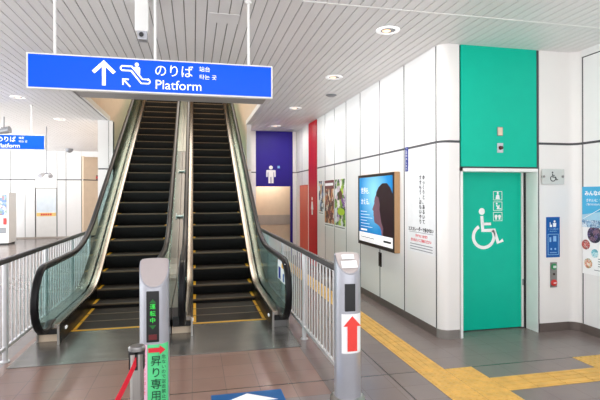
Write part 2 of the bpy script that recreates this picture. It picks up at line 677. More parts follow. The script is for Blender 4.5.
ROWS = [(0.108, SEAM - 0.015), (SEAM + 0.015, CZ)]
b = MB()
ys = [5.225 + 0.035, 6.16, 7.06, 7.96, 8.76, 9.54, 10.27, 10.98]
panels_x(b, RX, 0.03, ys, ROWS)
panels_x(b, RX, 0.03, [11.79, 12.6, 13.3], ROWS, mi=2)
b.box(RX + 0.002, RX + 0.14, 5.27, 10.98, 0, CZ, 1)
b.box(RX + 0.002, RX + 0.14, 10.98, 15.5, 0, CZ, 1)
# rounded corner towards the green door
out = arc(3.02, 5.26, 0.12, 180, 270, 10)
inn = [(3.145, 5.14), (3.145, 5.38), (3.02, 5.38), (2.93, 5.27)]
for z0, z1 in ROWS:
    b.prism([(2.9, 5.246)] + out[1:] + inn, z0, z1, 'z', 2)
b.prism([(2.905, 5.29)] + arc(3.02, 5.26, 0.115, 180, 270, 8) + [(3.135, 5.15), (3.135, 5.37), (2.94, 5.37)], 0, CZ, 'z', 1)
struct(b.build('wall_right', [M['wall'], M['joint'], M['wall_warm']], smooth=True, angle=30))

b = MB()
b.box(RX - 0.003, RX + 0.03, 5.26, 13.3, 0, 0.108, 0)
b.prism(arc(3.02, 5.26, 0.122, 180, 270, 8) + [(3.14, 5.138), (3.14, 5.2), (3.02, 5.27), (2.93, 5.27)], 0, 0.108, 'z', 1)
struct(b.build('baseboard_right', [M['plinth'], mat('plinth_corner_grey', '#8f8984', 0.35, 0.3)], smooth=True))

# wall with the green door: recess, panel above it and the white piece to the right
b = MB()
b.box(3.17, 4.228, FY, FY + 0.03, 2.09, CZ, 2)                   # green panel over the door
b.box(3.15, 4.247, FY + 0.03, FY + 0.55, 2.075, CZ, 1)             # backing of the panel
for z0, z1 in ROWS:
    b.box(4.268, 4.69, FY, FY + 0.05, z0, z1, 0)
    b.prism(arc(4.69, 5.03, 0.11, 90, 0, 8) + [(4.85, 5.03), (4.85, 5.19), (4.69, 5.19)], z0, z1, 'z', 0)
b.box(4.24, 4.7, FY + 0.008, FY + 0.55, 0, CZ, 1)
b.box(4.69, 5.0, FY + 0.06, FY + 0.55, 0, CZ, 1)
b.prism(arc(4.69, 5.03, 0.118, 90, 0, 8) + [(4.85, 5.03), (4.85, 5.19), (4.69, 5.19)], 0, CZ, 'z', 1)
struct(b.build('wall_front', [M['wall_warm'], M['joint'], M['green']], smooth=True, angle=30))
b = MB()
ys = [1.3, 2.24, 3.18, 4.12, 5.022]
panels_x(b, SX, 0.03, ys, [(0.108, SEAM - 0.015), (SEAM + 0.015, CZ - 0.1)])
b.box(SX + 0.008, SX + 0.2, 0.4, 5.2, 0, CZ, 1)
b.box(SX - 0.004, SX + 0.03, 1.3, 5.029, CZ - 0.085, CZ, 0)
struct(b.build('wall_side', [M['wall'], M['joint']]))
b = MB()
b.box(4.268, 4.7, FY - 0.004, FY + 0.02, 0, 0.11)
b.box(SX - 0.004, SX + 0.03, 1.3, 5.04, 0, 0.11)
b.prism(arc(4.69, 5.03, 0.114, 90, 0, 6) + [(4.84, 5.03), (4.84, 5.16), (4.69, 5.16)], 0, 0.11)
struct(b.build('baseboard_side', M['plinth']))

# wall at the back right with the purple opening, beige recess behind it
b = MB()
BY = 13.3
for z0, z1 in [(0, SEAM - 0.015), (SEAM + 0.015, CZ)]:
    b.box(1.47, 1.715, BY, BY + 0.1, z0, z1, 0)
    b.box(2.79, 2.9, BY, BY + 0.1, z0, z1, 0)
b.box(1.45, 1.715, BY + 0.02, BY + 0.12, 0, CZ, 1)
b.box(1.72, 2.785, BY + 0.01, BY + 0.12, 1.99, CZ, 2)
b.box(2.73, 2.785, BY + 0.01, BY + 0.12, 0, 1.99, 2)
b.box(1.5, 2.95, BY + 1.0, BY + 1.1, 0, 2.6, 3)
b.box(1.5, 2.95, BY + 0.99, BY + 1.0, 0.83, 1.13, 4)
b.box(1.5, 2.95, BY + 0.12, BY + 1.0, 2.5, 2.6, 3)
b.box(1.45, 1.5, BY + 0.12, BY + 1.1, 0, 2.6, 3)
struct(b.build('wall_back', [M['wall_warm'], M['joint'], M['purple'], M['beige'], M['greyband']]))

# red panels on the long wall
o = MB().box(RX - 0.012, RX + 0.03, 10.985, 11.785, 0, CZ).build('wall_panel', M['red'])
struct(o, 'tall bright red wall panel reaching from floor to ceiling beside the posters', 'wall panel')
o = MB().box(RX - 0.008, RX + 0.02, 11.92, 12.85, 0.02, 2.01).build('wall_panel', M['red_orange'])
struct(o, 'low orange red panel on the right wall behind the tall red one', 'wall panel')

# shaft over the escalators
b = MB()
b.box(OPX1 - 0.012, OPX1 + 0.12, OPY0, OPY1, CZ + 0.06, 8.0, 0)
b.box(OPX1 - 0.012, OPX1 + 0.12, OPY1, 19.0, 0, 8.0, 0)
b.box(OPX0 - 0.12, OPX0 + 0.012, OPY0, OPY1, CZ + 0.06, 8.0, 0)
b.box(OPX0 - 0.12, OPX0 + 0.012, OPY1, 19.0, 0, 8.0, 0)
b.box(OPX0 - 0.12, OPX1 + 0.12, OPY0 - 0.12, OPY0, CZ + 0.08, 8.0, 0)
b.box(OPX0 - 0.12, OPX1 + 0.12, 19.0, 19.1, 0, 8.0, 0)
b.box(OPX0 - 0.12, OPX1 + 0.12, OPY0 - 0.12, 19.1, 8.0, 8.1, 0)
struct(b.build('wall_shaft', M['tan']))
struct(MB().box(OPX0, OPX1, 17.3, 19.0, 5.2, 5.5).build('floor_upper', M['band']))
b = MB()
for z0, z1 in [(0, SEAM - 0.015), (SEAM + 0.015, CZ)]:
    b.box(-2.27, -2.03, OPY1 - 0.02, OPY1 + 0.3, z0, z1, 0)
    b.box(-2.018, -1.93, OPY1 - 0.02, OPY1 + 0.02, z0, z1, 0)
    b.box(1.34, 1.452, OPY1 - 0.02, OPY1 + 1.1, z0, z1, 2)
    b.box(1.455, 1.47, OPY1 + 0.4, OPY1 + 1.1, z0, z1, 2)
b.box(-2.26, -1.94, OPY1, OPY1 + 0.29, 0, CZ, 1)
struct(b.build('wall_pillar', [M['wall'], M['joint'], M['wall_warm']]))

# far wall on the left with its service door
b = MB()
WY = 21.0
jx = [-9.0, -8.1, -7.2, -6.67, -6.3]
far_rows = [(0.06, SEAM - 0.02), (SEAM + 0.02, CZ)]
for x0, x1 in zip(jx[:-1], jx[1:]):
    for z0, z1 in far_rows:
        b.box(x0 + 0.012, x1 - 0.012, WY, WY + 0.04, z0, z1, 0)
for x0, x1 in ((-5.48, -5.14), (-5.14, -4.55)):
    for z0, z1 in far_rows:
        b.box(x0 + 0.012, x1 - 0.012, WY, WY + 0.04, z0, z1, 0)
b.box(-6.29, -5.49, WY, WY + 0.04, 2.05, CZ, 0)
b.box(-9.0, -4.55, WY + 0.042, WY + 0.2, 0, CZ, 1)
b.box(-4.55, -2.0, WY, WY + 0.2, 3.35, CZ, 0)
for z0, z1 in far_rows:                                                       # beige passage behind
    b.prism([(-4.54, 21.0), (-3.5, 22.0), (-3.42, 22.0), (-4.46, 20.98)], z0, min(z1, 3.38), 'z', 2)
    b.box(-3.5, -2.0, 22.0, 22.1, z0, min(z1, 3.38), 2)
b.prism([(-4.5, 21.04), (-3.46, 22.05), (-2.0, 22.12), (-2.0, 22.3), (-4.5, 22.3)], 0, 3.4, 'z', 1)
b.box(-4.55, -2.0, WY + 0.2, 22.3, 3.38, 3.5, 3)
struct(b.build('wall_far', [M['wall'], M['joint'], M['beige'], M['tan']]))
struct(MB().box(-9, -4.55, WY - 0.012, WY + 0.0, 0, 0.06).build('baseboard_far', M['greyband']))
d2 = thing('door_2', 'white service door in the far left wall with a pale panel and yellow strip', 'door', (-5.89, WY + 0.02, 0.0))
struct(d2)
MB().box(-0.38, 0.38, 0, 0.02, 0.04, 2.03).build('door_leaf', M['white_metal'], d2)
MB().box(-0.36, 0.36, -0.008, 0, 1.06, 2.0).build('pale_panel', mat('pale_glass_panel', '#dfe9f2', 0.25), d2)
y_ = MB().box(-0.36, 0.36, -0.01, 0, 0.9, 1.04).build('yellow_strip', mat('pale_yellow', '#f4d27e', 0.4), d2)
r_ = MB()
for i in range(5):
    r_.box(-0.2 + i * 0.085, -0.14 + i * 0.085, -0.013, -0.01, 0.93, 1.01)
r_.build('lettering', M['red_ink'], d2)

# ---------------------------------------------------------------- green door with frame
d1 = thing('door_1', 'green sliding restroom door with a large white wheelchair symbol', 'door', (3.2, FY, 0))
struct(d1)
LX = 3.2
b = MB()
b.box(-0.045, -0.012, -0.004, 0.32, 0, 2.07)
b.box(-0.045, 1.035, -0.004, 0.32, 2.03, 2.07)
b.box(1.036, 1.045, -0.004, 0.32, 0, 2.07)
b.build('door_frame', M['white_metal'], d1)
MB().box(1.012, 1.036, 0.21, 0.3, 0, 2.03).build('frame_gap', M['black'], d1)
leaf = MB().box(-0.012, 0.985, 0.24, 0.28, 0.012, 2.035).build('door_leaf', M['green'], d1)
MB().box(-0.012, 1.03, 0.285, 0.31, 0.0, 2.03).build('door_track', M['joint'], d1)
# pictogram in leaf plane: local frame with x right, y up, facing -y
pic = bpy.data.objects.new('wheelchair_symbol', None)


def leafpt(px, pz):
    return (px - LX, pz)


def door_mark(name, outlines, m, y=0.239):
    b = MB()
    for pts in outlines:
        b.prism(pts, y - 0.002, y + 0.001, 'y')
    return b.build(name, m, d1)


# wheelchair: from x 3.47..3.92, z 1.06..1.57
def W(u, v):
    return (0.27 + 0.45 * u, 1.055 + 0.52 * v)


bpy.data.objects.remove(pic)
wc = [[W(0.305 + 0.095 * math.cos(t), 0.91 + 0.085 * math.sin(t)) for t in [2 * math.pi * i / 18 for i in range(18)]],
      stroke([W(0.305, 0.80), W(0.335, 0.44), W(0.70, 0.44), W(0.83, 0.13), W(0.99, 0.19)], 0.042),
      stroke([W(0.34, 0.60), W(0.60, 0.60)], 0.034)]
ring = []
for i in range(25):
    a = math.radians(118 + (392 - 118) * i / 24)
    ring.append(W(0.365 + 0.33 * math.cos(a), 0.29 + 0.275 * math.sin(a)))
wc.append(stroke(ring, 0.042))
door_mark('wheelchair_symbol', wc, M['white_print'])
# three small icons above
ic = []
for k, zc in enumerate((1.73, 1.595, 1.46)):
    x0, x1, z0, z1 = 0.575, 0.705, zc - 0.058, zc + 0.058
    for r in ((x0, x1, z1 - 0.006, z1), (x0, x1, z0, z0 + 0.006), (x0, x0 + 0.006, z0, z1), (x1 - 0.006, x1, z0, z1)):
        ic.append(rect(*r))
ic += [disc(0.64, 1.765, 0.014, 12), [(0.61, 1.685), (0.67, 1.685), (0.662, 1.735), (0.64, 1.752), (0.618, 1.735)]]
ic += [disc(0.625, 1.628, 0.013, 12), stroke([(0.62, 1.605), (0.645, 1.585), (0.632, 1.555)], 0.018), stroke([(0.66, 1.61), (0.655, 1.56), (0.69, 1.56)], 0.014)]
ic += [disc(0.615, 1.463, 0.022, 12), disc(0.665, 1.463, 0.022, 12), rect(0.603, 0.627, 1.42, 1.445), rect(0.653, 0.677, 1.42, 1.445)]
door_mark('small_symbols', ic, M['white_print'])
MB().box(0.985, 1.012, 0.225, 0.28, 0.012, 2.03).build('edge_strip', M['white_metal'], d1)
MB().box(0.992, 1.004, 0.215, 0.225, 0.56, 0.64).build('edge_sensor', M['grey_dev'], d1)

# blank plate and camera plate on the green panel
t = thing('wall_plate', 'blank pale plate on the green panel above the camera', 'plate', (3.70, FY, 2.527), right=(1, 0, 0), up=(0, 0, 1))
MB().box(-0.038, 0.038, -0.056, 0.056, 0, 0.012).build('plate', M['steel_grey'], t, bevel=0.003)
MB().box(-0.031, 0.031, -0.048, 0.048, 0.012, 0.015).build('cover', M['beige'], t)
t = thing('sensor_camera', 'small camera plate with dark lens on the green panel just over the door', 'camera', (3.70, FY, 2.323), right=(1, 0, 0), up=(0, 0, 1))
MB().box(-0.04, 0.04, -0.06, 0.06, 0, 0.014).build('plate', M['silver'], t, bevel=0.003)
MB().cyl((0, 0.0, 0.014), (0, 0.0, 0.045), 0.026, 0.02, 16).build('lens', mat('lens_dark_red', '#4a1a1c', 0.2), t, smooth=True)

# flag-like wheelchair plate
t = thing('wheelchair_plate', 'clear grey plate with wheelchair symbol on the wall right of green door', 'sign', (4.45, FY, 1.972), right=(1, 0, 0), up=(0, 0, 1))
MB().box(-0.165, 0.165, -0.095, 0.095, 0.02, 0.026).build('plate', mat('grey_acrylic', '#ccd0cc', 0.2), t, bevel=0.002)
for s in (-1, 1):
    MB().cyl((s * 0.14, 0, 0), (s * 0.14, 0, 0.034), 0.016, None, 14).build('stud', M['steel_grey'], t, smooth=True)


def P(u, v):
    return (-0.045 + 0.115 * u, -0.06 + 0.12 * v)


o_ = [[P(0.305 + 0.1 * math.cos(a), 0.93 + 0.09 * math.sin(a)) for a in [2 * math.pi * i / 12 for i in range(12)]],
      stroke([P(0.305, 0.80), P(0.335, 0.44), P(0.70, 0.44), P(0.83, 0.13), P(0.99, 0.19)], 0.013), stroke([P(0.34, 0.62), P(0.6, 0.62)], 0.009)]
o_.append(stroke([P(0.365 + 0.33 * math.cos(math.radians(118 + 11.4 * i)), 0.29 + 0.275 * math.sin(math.radians(118 + 11.4 * i))) for i in range(25)], 0.012))
flat('wheelchair_symbol', o_, M['ink'], t, 0.026)

# blue notice
t = thing('blue_notice', 'blue notice plate on the white wall above the door buttons', 'notice', (4.463, FY, 1.20), right=(1, 0, 0), up=(0, 0, 1))
MB().box(-0.1, 0.1, -0.257, 0.257, 0, 0.008).build('plate', M['blue'], t, bevel=0.002)
flat('person_symbol', [disc(0.02, 0.20, 0.015, 12), [(0.0, 0.13), (0.04, 0.13), (0.045, 0.18), (-0.005, 0.18)], rect(-0.05, -0.018, 0.13, 0.16), rect(-0.05, -0.04, 0.16, 0.19)], M['white_print'], t, 0.008)
text('トイレの使い方', 0.022, M['blue_pale'], t, 0, 0.095, 0.008, align='CENTER')
text('Push the button', 0.016, M['blue_pale'], t, 0, 0.07, 0.008, align='CENTER')
fr = [rect(-0.08, 0.08, 0.035, 0.041), rect(-0.08, 0.08, -0.226, -0.22), rect(-0.08, -0.074, -0.22, 0.035), rect(0.074, 0.08, -0.22, 0.035),
      rect(0.0, 0.045, -0.055, 0.015), disc(-0.03, -0.15, 0.013, 12), disc(0.03, -0.15, 0.013, 12), rect(-0.055, -0.03, -0.06, 0.0), rect(-0.05, 0.05, -0.2, -0.192)]
flat('diagram', fr, M['blue_pale'], t, 0.008)

# door buttons
t = thing('button_plate', 'steel button plate with green and red door buttons under blue notice', 'buttons', (4.469, FY, 0.72), right=(1, 0, 0), up=(0, 0, 1))
MB().box(-0.05, 0.05, -0.16, 0.16, 0, 0.01).build('plate', M['steel_grey'], t, bevel=0.003)
MB().lathe([(0.04, 0.01), (0.04, 0.022), (0.03, 0.028), (0.001, 0.029)], 20, (0, 0.105)).build('green_button', M['green_btn'], t, smooth=True)
MB().lathe([(0.042, 0.01), (0.042, 0.022), (0.032, 0.03), (0.001, 0.031)], 20, (0, -0.1)).build('red_button', M['red_btn'], t, smooth=True)
MB().lathe([(0.014, 0.01), (0.014, 0.016), (0.001, 0.017)], 14, (0.0, 0.01)).build('lamp', M['bronze'], t)
flat('button_marks', [rect(-0.02, -0.006, 0.09, 0.12), rect(0.006, 0.02, 0.09, 0.12)], M['white_print'], t, 0.0295, 0.001)
flat('button_marks', [rect(-0.02, 0.02, -0.105, -0.095)], M['white_print'], t, 0.0315, 0.001)

# poster at far right
t = thing('wall_poster', 'white and blue poster with round photos on the far right wall', 'poster', (SX, 5.02, 0.75), right=(0, -1, 0), up=(0, 0, 1))
MB().box(0, 0.84, 0, 1.09, 0, 0.004).build('sheet', M['paper'], t)
flat('sky_print', [rect(0, 0.84, 0.62, 1.09)], mat('poster_sky', '#45b3e3', 0.4, noise=0.12, scale=3), t, 0.004)
flat('haze_print', [[(0, 0.62), (0.84, 0.62), (0.84, 0.86), (0.4, 0.80), (0, 0.74)]], mat('poster_pale_sky', '#a9d5ea', 0.4), t, 0.0056)
flat('skyline_print', [rect(0, 0.84, 0.585, 0.675)], M['city'], t, 0.0076)
text('みんなの駅', 0.066, M['white_print'], t, 0.04, 0.985, 0.0056, bold=0.002)
text('きれいに つかおう', 0.045, M['white_print'], t, 0.06, 0.905, 0.0056)
text('ご協力をおねがいします', 0.028, M['white_print'], t, 0.06, 0.86, 0.0075)
flat('bridge_lines', [stroke([(0.02, 0.69), (0.3, 0.83), (0.6, 0.69)], 0.006), stroke([(0.3, 0.69), (0.3, 0.84)], 0.01)], M['white_print'], t, 0.0072, 0.001)
for nm, cx, cy, r, mm in (('round_photo', 0.185, 0.50, 0.105, 'c_dark'), ('round_photo', 0.055, 0.365, 0.062, 'c_red'), ('round_photo', 0.19, 0.27, 0.052, 'c_teal'),
                          ('round_photo', 0.09, 0.135, 0.062, 'c_orange'), ('round_photo', 0.42, 0.42, 0.08, 'c_teal'), ('round_photo', 0.6, 0.2, 0.1, 'c_dark')):
    flat(nm, [disc(cx, cy, r, 24)], M[mm], t, 0.004, 0.002)
flat('text_lines', [rect(0.24, 0.42, 0.2 - i * 0.03, 0.21 - i * 0.03) for i in range(4)] + [rect(0.18, 0.4, 0.06, 0.068)], M['grey_ink'], t, 0.004)

# ---------------------------------------------------------------- long wall: lightbox, posters, notices
t = thing('light_box', 'dark framed backlit poster box on the right wall with a face on blue', 'light box', (RX, 7.82, 0.90), right=(0, -1, 0), up=(0, 0, 1))
W_, H_ = 1.52, 1.18
MB().box(0, W_, 0, H_, 0, 0.084).build('casing', M['wood'], t, bevel=0.004)
b = MB()
b.box(0.004, W_ - 0.004, 0.004, 0.06, 0.08, 0.092)
b.box(0.004, W_ - 0.004, H_ - 0.045, H_ - 0.004, 0.08, 0.092)
b.box(0.004, 0.05, 0.06, H_ - 0.045, 0.08, 0.092)
b.box(W_ - 0.05, W_ - 0.004, 0.06, H_ - 0.045, 0.08, 0.092)
b.build('frame', M['bronze'], t)
MB().box(0.05, W_ - 0.05, 0.06, H_ - 0.045, 0.08, 0.086).build('picture', M['ad_blue'], t)
zt = 0.0862
flat('white_band', [rect(0.05, W_ - 0.05, 0.06, 0.215)], M['ad_white'], t, zt)
# head in profile looking left
hair = [(1.47, 0.217), (1.47, 0.85), (1.38, 0.95), (1.25, 1.02), (1.08, 1.02), (0.93, 0.965), (0.84, 0.89), (0.82, 0.83), (0.93, 0.80), (0.98, 0.70), (0.96, 0.62), (1.0, 0.52), (1.03, 0.42), (1.12, 0.33), (1.10, 0.217)]
face = [(0.84, 0.86), (0.77, 0.80), (0.745, 0.735), (0.755, 0.715), (0.70, 0.655), (0.665, 0.615), (0.67, 0.60), (0.715, 0.585), (0.705, 0.555), (0.72, 0.54), (0.705, 0.515), (0.735, 0.49), (0.735, 0.44), (0.77, 0.395), (0.86, 0.385), (0.97, 0.35), (1.03, 0.29), (1.05, 0.217), (1.25, 0.217), (1.25, 0.80), (1.0, 0.88)]
flat('face_print', [face], M['ad_skin'], t, zt)
flat('hair_print', [hair], M['ad_hair'], t, zt + 0.0016)
text('世界を、', 0.115, M['ad_white'], t, 0.14, 0.87, zt)
text('かえる。', 0.115, M['ad_white'], t, 0.14, 0.69, zt)
b = MB()
for i in range(6):
    b.prism(rect(0.13, 0.42 + 0.12 * ((i * 7) % 3), 0.56 - 0.05 * i, 0.570 - 0.05 * i), zt, zt + 0.0012)
b.build('text_lines', M['ad_pale'], t)
flat('text_block', [rect(0.13, 0.42, 0.245, 0.275)], M['ad_white'], t, zt)
flat('text_line_dark', [rect(1.12, 1.40, 0.12, 0.15)], M['ink'], t, zt + 0.0016)
flat('text_line_grey', [rect(0.13, 0.75, 0.13, 0.142)], M['grey_ink'], t, zt + 0.0016)

for nm, lab, y0, y1, z0, z1, key in (
        ('wall_poster', 'narrow blue grey poster nearest the red panel on the right wall', 10.80, 10.37, 1.28, 2.08, 'poster_c'),
        ('wall_poster', 'brown and maroon poster in the middle of three on right wall', 10.29, 9.55, 1.04, 2.075, 'poster_b'),
        ('wall_poster', 'green and violet garden poster nearest the light box', 9.50, 8.78, 1.04, 2.075, 'poster_a')):
    t = thing(nm, lab, 'poster', (RX, y0, z0), 'posters beside the red panel', right=(0, -1, 0), up=(0, 0, 1))
    w, h = y0 - y1, z1 - z0
    MB().box(0, w, 0, h, 0, 0.006).build('sheet', M['paper'], t)
    flat('picture', [rect(0.01, w - 0.01, 0.08, h - 0.01)], M[key], t, 0.006)
    if key == 'poster_b':
        flat('title_band', [rect(0.01, w - 0.01, h - 0.2, h - 0.01)], mat('maroon_print', '#6a2028', 0.4), t, 0.0076)
        flat('title_line', [rect(0.06, w - 0.06, h - 0.13, h - 0.07)], M['paper'], t, 0.0092)
    if key == 'poster_a':
        flat('leaf_print', [disc(w * 0.6, h * 0.35, w * 0.33, 18, h * 0.07)], mat('lime_print', '#b4d92c', 0.4), t, 0.0076)
        flat('bust_print', [disc(w * 0.55, h * 0.68, w * 0.16, 16, h * 0.09)], mat('brown_print', '#5a3428', 0.4), t, 0.0092)
    flat('caption', [rect(0.03, w - 0.05, 0.03, 0.05)], M['grey_ink'], t, 0.006)

t = thing('direction_strip', 'narrow vertical blue strip sign on wall right of light box', 'sign', (RX, 6.115, 2.07), right=(0, -1, 0), up=(0, 0, 1))
MB().box(0, 0.085, 0, 0.34, 0, 0.004).build('strip', M['navy'], t)
vtext('ご案内のしおり', 0.042, M['white_print'], t, 0.042, 0.33, 0.004)

t = thing('wall_notice', 'white notice sheet with vertical black and red lettering near the corner', 'notice', (RX, 6.05, 0.98), right=(0, -1, 0), up=(0, 0, 1))
MB().box(0, 0.77, 0, 1.16, 0, 0.002).build('sheet', mat('notice_sheet', '#f1f2f4', 0.35), t)
vtext('ゆっくりと、あるいて', 0.064, M['ink'], t, 0.47, 1.02, 0.002, bold=0.002, pitch=1.0)
vtext('すすもう、おもいやり。', 0.064, M['ink'], t, 0.38, 1.02, 0.002, bold=0.002, pitch=1.0)
text('エスカレーターで歩かない', 0.058, M['ink'], t, 0.03, 0.285, 0.002, bold=0.002)
text('手すりにつかまり', 0.042, M['red_ink'], t, 0.24, 0.205, 0.002, bold=0.001)
text('立ち止まってご利用ください', 0.044, M['red_ink'], t, 0.10, 0.145, 0.002, bold=0.001)
flat('text_lines', [rect(0.08, 0.7, 0.1 - i * 0.035, 0.11 - i * 0.035) for i in range(3)] + [rect(0.05, 0.72, 0.262, 0.268)], M['grey_ink'], t, 0.002)

t = thing('hatch_handle', 'black recessed pull handle on the wall panel below the light box', 'handle', (RX, 7.10, 0.60), right=(0, -1, 0), up=(0, 0, 1))
MB().box(0, 0.12, 0, 0.225, 0, 0.008).build('plate', M['black'], t, bevel=0.003)
MB().box(0.03, 0.09, 0.03, 0.195, 0.008, 0.02).build('grip', M['bronze'], t, bevel=0.003)

# pictograms of the restrooms
t = thing('man_pictogram', 'white standing man pictogram on the purple panel', 'pictogram', (2.15, 13.31, 2.08), right=(1, 0, 0), up=(0, 0, 1))
man_s = 0.9
man = [disc(0, 0.50, 0.062, 18),
       [(-0.13, 0.42), (0.13, 0.42), (0.15, 0.40), (0.15, 0.2), (0.105, 0.2), (0.10, 0.35), (0.085, 0.35), (0.085, 0), (0.012, 0), (0.012, 0.2), (-0.012, 0.2), (-0.012, 0), (-0.085, 0), (-0.085, 0.35), (-0.10, 0.35), (-0.105, 0.2), (-0.15, 0.2), (-0.15, 0.40)]]
flat('figure', [[(p[0] * man_s, p[1] * man_s) for p in q] for q in man], M['white_print'], t, 0, 0.006)
b = MB()
b.prism(rect(0.19, 0.26, 0.43, 0.5), 0, 0.004)
b.build('small_mark', M['blue_pale'], t)
t = thing('woman_pictogram', 'white standing woman pictogram on the tall red panel', 'pictogram', (RX - 0.012, 11.42, 1.25), right=(0, -1, 0), up=(0, 0, 1))
flat('figure', [disc(0, 0.4, 0.045, 14), [(-0.05, 0.33), (0.05, 0.33), (0.11, 0.13), (0.05, 0.13), (0.05, 0), (0.01, 0), (0.01, 0.12), (-0.01, 0.12), (-0.01, 0), (-0.05, 0), (-0.05, 0.13), (-0.11, 0.13)]], M['white_print'], t, 0, 0.006)

# ---------------------------------------------------------------- tactile paving
def tactile(x0, x1, y0, y1, kind, label):
    b = MB()
    n = lambda a, c: max(1, int(round((c - a) / 0.3)))
    for i in range(n(x0, x1)):
        for j in range(n(y0, y1)):
            tx, ty = x0 + i * 0.3, y0 + j * 0.3
            b.box(tx + 0.003, tx + 0.297, ty + 0.003, ty + 0.297, 0.0, 0.003)
            if kind == 'dot':
                for p in range(5):
                    for q in range(5):
                        cx, cy = tx + 0.03 + p * 0.06, ty + 0.03 + q * 0.06
                        b.cyl((cx, cy, 0.003), (cx, cy, 0.009), 0.016, 0.010, 8)
            elif kind == 'y':
                for p in range(4):
                    cx = tx + 0.0375 + p * 0.075
                    b.box(cx - 0.011, cx + 0.011, ty + 0.012, ty + 0.288, 0.003, 0.007)
            else:
                for p in range(4):
                    cy = ty + 0.0375 + p * 0.075
                    b.box(tx + 0.012, tx + 0.288, cy - 0.011, cy + 0.011, 0.003, 0.007)
    o = b.build('tactile_paving', M['tactile'])
    return tag(o, label, 'tactile paving')


tactile(2.14, 2.44, 4.27, 13.27, 'y', 'long yellow ribbed guide path running along the right wall')
tactile(2.14, 2.74, 3.07, 4.27, 'dot', 'yellow dotted block at the junction of the guide paths in front')
tactile(2.74, 3.94, 3.67, 3.97, 'x', 'short yellow ribbed branch leading right toward the door')
tactile(3.94, 4.54, 3.37, 4.27, 'dot', 'yellow dotted block at the right edge in front of green door')


# ---------------------------------------------------------------- escalators
Y_COMB = 6.53
Y_END = 17.3


def ramp(y, y0, half=0.55):
    if y < y0 - half:
        return 0.0
    if y > y0 + half:
        return 0.577 * (y - y0)
    return 0.577 * (y - y0 + half) ** 2 / (4 * half)


def path(y0, y1, f, step=0.16):
    n = max(2, int((y1 - y0) / step))
    return [(y0 + (y1 - y0) * i / n, f(y0 + (y1 - y0) * i / n)) for i in range(n + 1)]


